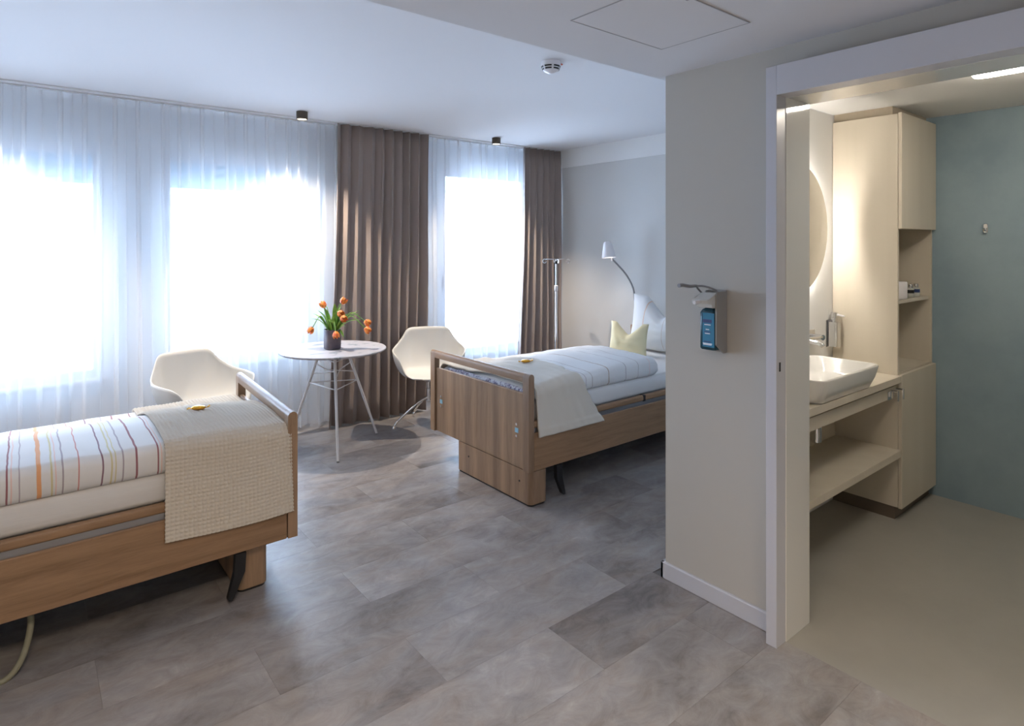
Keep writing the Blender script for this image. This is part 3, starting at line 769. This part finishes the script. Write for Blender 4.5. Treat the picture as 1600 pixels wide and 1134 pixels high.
# ------------------------------------------------------------------ shell chairs
def chair_mesh():
    # rim of the bucket by angle (0 = back, 180 = front): plan point, height; and the flat seat footprint below it
    def ip(keys, a):
        for (a0, v0), (a1, v1) in zip(keys, keys[1:]):
            if a <= a1:
                t = (a-a0)/(a1-a0); t = t*t*(3-2*t); return v0 + (v1-v0)*t
        return keys[-1][1]
    HZ = [(0, 0.820), (28, 0.818), (37, 0.80), (50, 0.722), (62, 0.672), (75, 0.652), (112, 0.640), (124, 0.615), (150, 0.455), (158, 0.430), (180, 0.424)]
    RX = [(0, -0.285), (30, -0.265), (48, -0.215), (66, -0.135), (90, 0.00), (112, 0.115), (124, 0.155), (150, 0.205), (165, 0.232), (180, 0.240)]
    RY = [(0, 0.0), (30, 0.165), (38, 0.192), (50, 0.232), (62, 0.278), (75, 0.303), (90, 0.310), (112, 0.296), (124, 0.270), (150, 0.19), (162, 0.120), (180, 0.0)]
    def lin(keys, a):
        for (a0, v0), (a1, v1) in zip(keys, keys[1:]):
            if a <= a1: return v0 + (v1-v0)*(a-a0)/(a1-a0)
        return keys[-1][1]
    def fn(u, v):
        th = u*360 - 180; a = abs(th); sg = 1 if th >= 0 else -1
        h, rx, ry = ip(HZ, a), lin(RX, a), lin(RY, a)*sg
        ar = math.radians(th)
        fx, fy = -math.cos(ar)*(0.155 if a < 90 else 0.195), math.sin(ar)*0.195
        q2 = abs(math.cos(ar))**3 + abs(math.sin(ar))**3; k = 1/q2**(1/3); fx *= k; fy *= k
        if v < 0.4:
            t = v/0.4; return Vector((fx*t, fy*t, 0.418 + 0.006*t*t))
        q = (v - 0.4)/0.6*PI/2
        return Vector((fx + (rx-fx)*math.sin(q)**1.1, fy + (ry-fy)*math.sin(q)**1.1, 0.424 + (h-0.424)*(1 - math.cos(q))**0.9))
    bm = gridmesh(97, 18, fn)
    bmesh.ops.remove_doubles(bm, verts=bm.verts, dist=0.0008)
    for _ in range(5): bmesh.ops.smooth_vert(bm, verts=[v for v in bm.verts], factor=0.35, use_axis_x=True, use_axis_y=True, use_axis_z=True)
    return bm
def make_chair(label):
    t = thing('shell_chair', label, 'chair', (0, 0, 0), 'white shell armchairs by the round table')
    o = ob('seat_shell', chair_mesh(), m_chair, t, True, angle=0); solid(o, 0.009)
    ob('seat_mount', lathe(0, 0, [(0.035, 0.36), (0.09, 0.385), (0.10, 0.405), (0.10, 0.408)], 20), m_chrome, t, True)
    ob('column', lathe(0, 0, [(0.024, 0.20), (0.024, 0.30), (0.018, 0.302), (0.018, 0.362)], 18), m_chrome, t, True)
    for k in range(4):
        a = math.radians(22) + k*PI/2
        c, s = math.cos(a), math.sin(a)
        ob('leg', tube(spline([(0.012*c, 0.012*s, 0.225), (0.10*c, 0.10*s, 0.19), (0.27*c, 0.27*s, 0.075), (0.315*c, 0.315*s, 0.03)], 6), 0.011, 10), m_chrome, t, True)
        ob('glide', lathe(0.318*c, 0.318*s, [(0.016, 0.0), (0.017, 0.008), (0.008, 0.022), (0.006, 0.034)], 12), m_chrome, t, True)
    return t
ch1 = make_chair('white shell armchair behind the foot of the left bed')
ch1.location = (0.965, 4.53, 0); ch1.rotation_euler = (0, 0, math.radians(-72))
ch2 = dup(ch1, (2.725, 4.525, 0), math.radians(-118), 'white shell armchair before the taupe curtain, behind the far foot board')

# ------------------------------------------------------------------ drip stand and reading lamp
ix, iy = 4.115, 4.42
iv = thing('drip_stand', 'slim chrome drip stand with four hooks beside the corner curtain', 'drip stand', (ix, iy, 0))
ob('lower_pole', lathe(ix, iy, [(0.0125, 0.07), (0.0125, 1.10)], 14), m_chrome, iv, True)
ob('clamp', lathe(ix, iy, [(0.016, 1.07), (0.019, 1.075), (0.019, 1.125), (0.014, 1.13)], 14), m_shade, iv, True)
ob('upper_pole', lathe(ix, iy, [(0.008, 1.12), (0.008, 1.385)], 12), m_chrome, iv, True)
ob('hook_hub', lathe(ix, iy, [(0.012, 1.34), (0.015, 1.345), (0.015, 1.365), (0.012, 1.37)], 12), m_dark, iv, True)
for k in range(4):
    a = k*PI/2 + math.radians(-38.8 + 6); c, s = math.cos(a), math.sin(a)
    pts = [(ix, iy, 1.385), (ix + 0.10*c, iy + 0.10*s, 1.387)]
    lp = [(ix + (0.118 + 0.019*math.cos(b))*c, iy + (0.118 + 0.019*math.cos(b))*s, 1.368 + 0.019*math.sin(b)) for b in [PI*0.75 - i*PI*1.7/10 for i in range(11)]]
    ob('hook', tube(pts + lp, 0.0042, 7), m_chrome, iv, True)
for k in range(5):
    a = k*2*PI/5 + 0.3; c, s = math.cos(a), math.sin(a)
    ob('base_leg', tube([(ix + 0.01*c, iy + 0.01*s, 0.09), (ix + 0.27*c, iy + 0.27*s, 0.06)], 0.012, 8), m_grey, iv, True)
    ob('caster', lathe(ix + 0.27*c, iy + 0.27*s, [(0.012, 0.0), (0.024, 0.012), (0.024, 0.036), (0.012, 0.05)], 12), m_dark, iv, True)
rl = thing('reading_lamp', 'white cone reading lamp on a gooseneck above the far bed', 'lamp', (4.61, 3.80, 0.95))
ob('wall_plate', box(4.592, 4.6195, 3.76, 3.84, 0.86, 1.0, 0.006), m_shade, rl, True)
ob('gooseneck', tube(spline([(4.593, 3.80, 0.95), (4.56, 3.80, 1.0), (4.55, 3.815, 1.12), (4.52, 3.87, 1.24), (4.46, 3.93, 1.34), (4.42, 3.965, 1.395)], 8), 0.0085, 10), m_grey, rl, True)
lx, ly, lz = 4.40, 3.985, 1.405
ax = Vector((0.02, 0.13, 1)).normalized(); qq = ax.to_track_quat('Z', 'Y')
def cone(prof, n=24):
    return ring_loft([[qq @ Vector((r*math.cos(2*PI*i/n), r*math.sin(2*PI*i/n), z)) + Vector((lx, ly, lz)) for i in range(n)] for r, z in prof])
ob('shade', cone([(0.062, 0.012), (0.067, 0.0), (0.068, 0.004), (0.058, 0.06), (0.042, 0.135), (0.034, 0.152), (0.02, 0.156)]), m_shade, rl, True)
ob('lens', cone([(0.060, 0.008), (0.060, 0.011)]), m_read, rl)
ob('grip', tube([(lx + 0.015, ly - 0.02, lz - 0.002), (lx + 0.02, ly - 0.022, lz - 0.03)], 0.008, 8), m_shade, rl, True)
l = bpy.data.lights.new('reading_beam', 'SPOT'); l.energy = 3; l.color = (1, 0.93, 0.84); l.spot_size = 1.6; l.spot_blend = 0.6; l.shadow_soft_size = 0.05
o = bpy.data.objects.new('reading_beam', l); C.objects.link(o); o.parent = rl; o.location = Vector((lx, ly, lz - 0.02)) - Vector((4.61, 3.80, 0.95))

# ------------------------------------------------------------------ hand disinfectant dispenser on the hall wall
dp = thing('hand_sanitizer_dispenser', 'grey wall dispenser with a blue disinfectant bottle and wire lever', 'dispenser', (WX, 1.48, 1.10))
ob('back_plate', box(WX - 0.008, WX - 0.0005, 1.437, 1.527, 1.085, 1.35, 0.003), m_box, dp)
sideb = NB()
for yy in (1.437, 1.521):
    pts = [(WX - 0.008, 1.345), (WX - 0.075, 1.345), (WX - 0.082, 1.335), (WX - 0.082, 1.125), (WX - 0.03, 1.085), (WX - 0.008, 1.085)]
    if yy > 1.5: pts = [(WX - 0.008, 1.345), (WX - 0.03, 1.345), (WX - 0.03, 1.09), (WX - 0.008, 1.085)]
    ring_loft([[(a, yy, b) for a, b in pts], [(a, yy + 0.006, b) for a, b in pts]], sideb)
ob('housing', sideb, m_box, dp)
bx, by = WX - 0.0475, 1.482
rb = lambda hx, hy, r, z: rrect(bx, by, hx, hy, r, z, 5)
ob('bottle', ring_loft([rb(0.032, 0.033, 0.010, 1.100), rb(0.036, 0.037, 0.012, 1.106), rb(0.036, 0.037, 0.012, 1.255), rb(0.030, 0.030, 0.012, 1.268), rb(0.018, 0.018, 0.012, 1.276)]), m_bottle2, dp, True)
lbl = ob('bottle_label', box(bx - 0.0372, bx - 0.0362, by - 0.036, by + 0.020, 1.112, 1.255, 0.0004), m_bottle, dp, label='bright blue bottle label')
ob('print', box(bx - 0.0379, bx - 0.0372, by - 0.024, by + 0.018, 1.214, 1.228), m_navy, lbl)
for (z, wd, mm) in ((1.206, 0.030, m_print), (1.186, 0.016, m_print), (1.176, 0.032, m_navy), (1.169, 0.024, m_print), (1.135, 0.034, m_navy), (1.127, 0.044, m_print), (1.1225, 0.04, m_print)):
    ob('print', box(bx - 0.0379, bx - 0.0372, by - 0.004 - wd/2, by - 0.004 + wd/2, z - 0.0018, z + 0.0018), mm, lbl)
pb = ring_loft([[(a, yy, b) for a, b in ((WX - 0.010, 1.336), (WX - 0.075, 1.338), (WX - 0.112, 1.318), (WX - 0.135, 1.312), (WX - 0.135, 1.297), (WX - 0.104, 1.297), (WX - 0.098, 1.278), (WX - 0.010, 1.272))] for yy in (1.444, 1.520)])
bmesh.ops.bevel(pb, geom=pb.edges[:], offset=0.003, segments=1, affect='EDGES')
ob('pump_head', pb, m_pump, dp)
ob('spout', tube([(WX - 0.130, 1.484, 1.305), (WX - 0.170, 1.484, 1.303)], 0.0075, 10), m_shade, dp, True)
jx, jz = WX - 0.165, 1.372
for yy in (1.441, 1.524):
    ob('lever_arm', tube(spline([(WX - 0.035, yy, 1.305), (WX - 0.060, yy, 1.335), (WX - 0.085, yy, 1.354), (WX - 0.13, yy + (1.483 - yy)*0.5, 1.370), (jx, yy + (1.483 - yy)*0.85, jz)], 6), 0.0042, 8), m_grey, dp, True)
ob('lever', tube(spline([(jx + 0.01, 1.483, jz), (jx - 0.04, 1.483, 1.372), (jx - 0.085, 1.483, 1.379), (jx - 0.11, 1.483, 1.378)], 5), 0.0062, 8, r1=0.0085), m_grey, dp, True)

# ------------------------------------------------------------------ bathroom
CX0, CX1, CY0, CY1 = 3.81, 4.366, 1.282, 1.652
tc = thing('tall_cabinet', 'tall beige bathroom cabinet with an open niche between two doors', 'cabinet', (4.09, 1.47, 0))
sb = box(CX0, CX0 + 0.018, 1.302, CY1, 0.07, 2.271, 0.001); ob('side_panel', sb, m_cab, tc)
ob('side_panel', box(CX1 - 0.018, CX1, 1.302, CY1, 0.07, 2.271, 0.001), m_cab, tc)
ob('back_panel', box(CX0 + 0.018, CX1 - 0.018, 1.636, CY1, 0.07, 2.271), m_cab, tc)
for z0, z1, nm in ((0.07, 0.088, 'bottom_panel'), (0.802, 0.820, 'niche_floor'), (1.630, 1.648, 'niche_top'), (2.253, 2.271, 'top_panel')):
    ob(nm, box(CX0 + 0.018, CX1 - 0.018, 1.304, 1.636, z0, z1), m_cab, tc)
ob('shelf', box(CX0 + 0.018, CX1 - 0.018, 1.315, 1.636, 1.203, 1.222, 0.001), m_cab, tc)
ob('door', box(CX0 + 0.002, CX1, CY0, 1.3005, 1.628, 2.276, 0.0015), m_cab, tc)
ob('door', box(CX0 + 0.002, CX1, CY0, 1.3005, 0.066, 0.812, 0.0015), m_cab, tc)
ob('plinth', box(CX0 + 0.004, CX1 - 0.01, 1.318, CY1, 0, 0.07), m_plinth, tc)
ob('filler', box(CX0 + 0.02, CX1, 1.335, CY1, 2.272, 2.3205), M('dark_filler_laminate', (0.40, 0.345, 0.265), 0.5), tc)  # recessed filler, darker brown than the cabinet laminate
GA = 'toiletries in the cabinet niche'
tr_ = bmesh.new()
tw = thing('toilet_roll', 'white rolled paper on the niche shelf of the tall cabinet', 'toilet roll', (3.985, 1.37, 1.2225), GA)
ob('roll', lathe(3.985, 1.37, [(0.020, 1.2230), (0.052, 1.2230), (0.056, 1.228), (0.056, 1.318), (0.052, 1.323), (0.020, 1.323)], 28), m_shade, tw, True)
for (x_, y_, lab, mm) in ((4.145, 1.35, 'small clear bottle with a black cap next to the white roll', m_dark), (4.24, 1.35, 'small clear bottle with a dark blue cap, right on the niche shelf', m_navy)):
    b_ = thing('toiletry_bottle', lab, 'bottle', (x_, y_, 1.2225), GA)
    ob('bottle_body', lathe(x_, y_, [(0.019, 1.2230), (0.021, 1.226), (0.021, 1.272), (0.012, 1.279)], 18), m_clearb, b_, True)
    ob('label', lathe(x_, y_, [(0.0214, 1.248), (0.0214, 1.268)], 18, cap0=False, cap1=False), mm, b_, True)
    ob('cap', lathe(x_, y_, [(0.0115, 1.279), (0.0125, 1.281), (0.0125, 1.298), (0.011, 1.300)], 16), m_chrome, b_, True)
vn = thing('vanity_shelf', 'beige wall-hung washstand with a countertop above an open shelf', 'washstand', (3.15, 1.46, 0))
VX0, VX1 = WE + 0.002, CX0 - 0.001
ob('countertop', box(VX0, VX1, 1.284, 1.652, 0.771, 0.808, 0.0015), m_cab, vn)
ob('apron', box(VX0, VX1, 1.308, 1.326, 0.690, 0.752, 0.001), m_cab, vn)
ob('apron_batten', box(VX0, VX1, 1.326, 1.345, 0.735, 0.7708), m_plinth, vn)
ob('shelf', box(VX0, VX1, 1.284, 1.636, 0.357, 0.396, 0.0015), m_cab, vn)
ob('back_panel', box(VX0, VX1, 1.637, 1.653, 0.06, 0.770), m_cab, vn)
for x_, lab in ((3.70, 'square chrome towel hook under the countertop, left of two'), (3.775, 'square chrome towel hook under the countertop, beside the tall cabinet')):
    hk = thing('towel_hook', lab, 'hook', (x_, 1.308, 0.70), 'chrome hooks on the apron')
    ob('hook_plate', box(x_ - 0.026, x_ + 0.026, 1.3030, 1.3078, 0.690, 0.735, 0.001), m_chrome, hk)
    ob('pin', tube([(x_ + 0.018, 1.303, 0.737), (x_ + 0.018, 1.268, 0.737)], 0.006, 8), m_chrome, hk, True)
    ob('tab', box(x_ + 0.012, x_ + 0.024, 1.266, 1.272, 0.685, 0.742, 0.001), m_chrome, hk)
sk = thing('wash_basin', 'white rectangular ceramic basin standing on the countertop', 'basin', (3.12, 1.425, 0.809))
SCX, SCY = 3.12, 1.427
rr_ = lambda hx, hy, r, z: rrect(SCX, SCY, hx, hy, r, z, 8)
ob('bowl', ring_loft([rr_(0.285, 0.130, 0.04, 0.8085), rr_(0.298, 0.145, 0.05, 0.813), rr_(0.316, 0.166, 0.055, 0.865), rr_(0.327, 0.178, 0.055, 0.918), rr_(0.3265, 0.1775, 0.055, 0.923), rr_(0.323, 0.174, 0.053, 0.9255),
    rr_(0.317, 0.168, 0.05, 0.925), rr_(0.311, 0.162, 0.05, 0.919), rr_(0.285, 0.138, 0.05, 0.862), rr_(0.25, 0.11, 0.05, 0.842), rr_(0.10, 0.05, 0.04, 0.838)]), m_ceramic, sk, True, angle=60)
ob('drain', lathe(SCX, SCY, [(0.022, 0.8385), (0.024, 0.8405), (0.010, 0.8415)], 16), m_chrome, sk, True)
tp = thing('bottle_trap', 'chrome bottle trap and pipe under the countertop', 'trap', (3.20, 1.47, 0.50))
ob('trap_cup', lathe(3.20, 1.47, [(0.022, 0.520), (0.026, 0.524), (0.026, 0.64), (0.018, 0.645), (0.018, 0.7705)], 18), m_chrome, tp, True)
ob('wall_pipe', tube([(3.20, 1.47, 0.63), (3.20, 1.636, 0.63)], 0.016, 12), m_chrome, tp, True)
ob('valve_box', box(3.26, 3.42, 1.595, 1.6365, 0.55, 0.68, 0.006), m_shade, tp, label='white plastic cover box')
mr = thing('round_mirror', 'round mirror with a lit rim on the white bathroom wall', 'mirror', (3.29, 1.652, 1.63))
b = bmesh.new(); MXC, MZC, MR = 3.29, 1.63, 0.356
def disc(r0, ya, yb, n=72):
    return ring_loft([[(MXC + r0*math.cos(2*PI*i/n), yy, MZC + r0*math.sin(2*PI*i/n)) for i in range(n)] for yy in (ya, yb)])
ob('mirror_disc', disc(MR, 1.610, 1.615), m_mirror, mr)
ob('mount', disc(0.31, 1.6155, 1.6545), m_shade, mr)
ob('led_ring', tube([(MXC + 0.335*math.cos(a), 1.630, MZC + 0.335*math.sin(a)) for a in [2*PI*i/72 for i in range(73)]], 0.004, 8), m_halo, mr, True)
fc = thing('wall_faucet', 'chrome wall-mounted tap spout over the basin', 'tap', (3.40, 1.654, 1.01))
ob('escutcheon', box(3.50, 3.575, 1.648, 1.6545, 0.97, 1.05, 0.002), m_chrome, fc)
ob('spout', tube(spline([(3.30, 1.654, 1.02), (3.30, 1.60, 1.02), (3.30, 1.50, 1.015), (3.30, 1.48, 1.0)], 5), 0.012, 10), m_chrome, fc, True)
ob('lever', tube([(3.54, 1.65, 1.012), (3.54, 1.60, 1.012), (3.535, 1.585, 1.012)], 0.016, 12), m_chrome, fc, True)
ob('lever_pin', tube([(3.535, 1.59, 1.015), (3.40, 1.60, 1.02)], 0.006, 8), m_chrome, fc, True)
so = thing('soap_dispenser', 'chrome soap dispenser on the bathroom wall beside the tall cabinet', 'dispenser', (3.76, 1.654, 0.93))
ob('soap_body', ring_loft([rrect(3.762, 1.622, 0.028, 0.028, 0.01, z) for z in (0.935, 0.938, 1.075, 1.08)]), m_chrome, so, True)
ob('holder', box(3.725, 3.80, 1.65, 1.6548, 0.93, 1.09, 0.003), m_grey, so)
ob('pump', lathe(3.762, 1.622, [(0.016, 1.080), (0.016, 1.105), (0.020, 1.107), (0.020, 1.135), (0.016, 1.137)], 14), m_chrome, so, True)
ob('nozzle', tube([(3.762, 1.612, 1.125), (3.762, 1.565, 1.118)], 0.006, 8), m_shade, so, True)
hk = thing('coat_hook', 'small chrome coat hook on the blue-grey bathroom wall', 'hook', (4.372, 1.036, 1.632))
ob('hook_plate', box(4.362, 4.3718, 1.024, 1.048, 1.605, 1.660, 0.004), m_chrome, hk, True)
ob('peg', tube([(4.364, 1.036, 1.622), (4.335, 1.036, 1.620), (4.328, 1.036, 1.632)], 0.007, 10), m_chrome, hk, True)
bl_ = thing('ceiling_lamp', 'oblong lit ceiling lamp in the bathroom', 'lamp', (3.27, 0.57, 2.321))
lr = lambda hx, hy, z: rrect(3.27, 0.57, hx, hy, min(hx, 0.045) - 0.001, z, 8)
ob('lamp_base', ring_loft([lr(0.040, 0.245, 2.3208), lr(0.040, 0.245, 2.310)]), m_shade, bl_, True)
ob('diffuser', ring_loft([lr(0.044, 0.250, 2.3098), lr(0.047, 0.253, 2.300), lr(0.047, 0.253, 2.282), lr(0.042, 0.248, 2.275)]), m_lamp, bl_, True)

for o in bpy.data.objects:
    if '_o' in o: del o['_o']
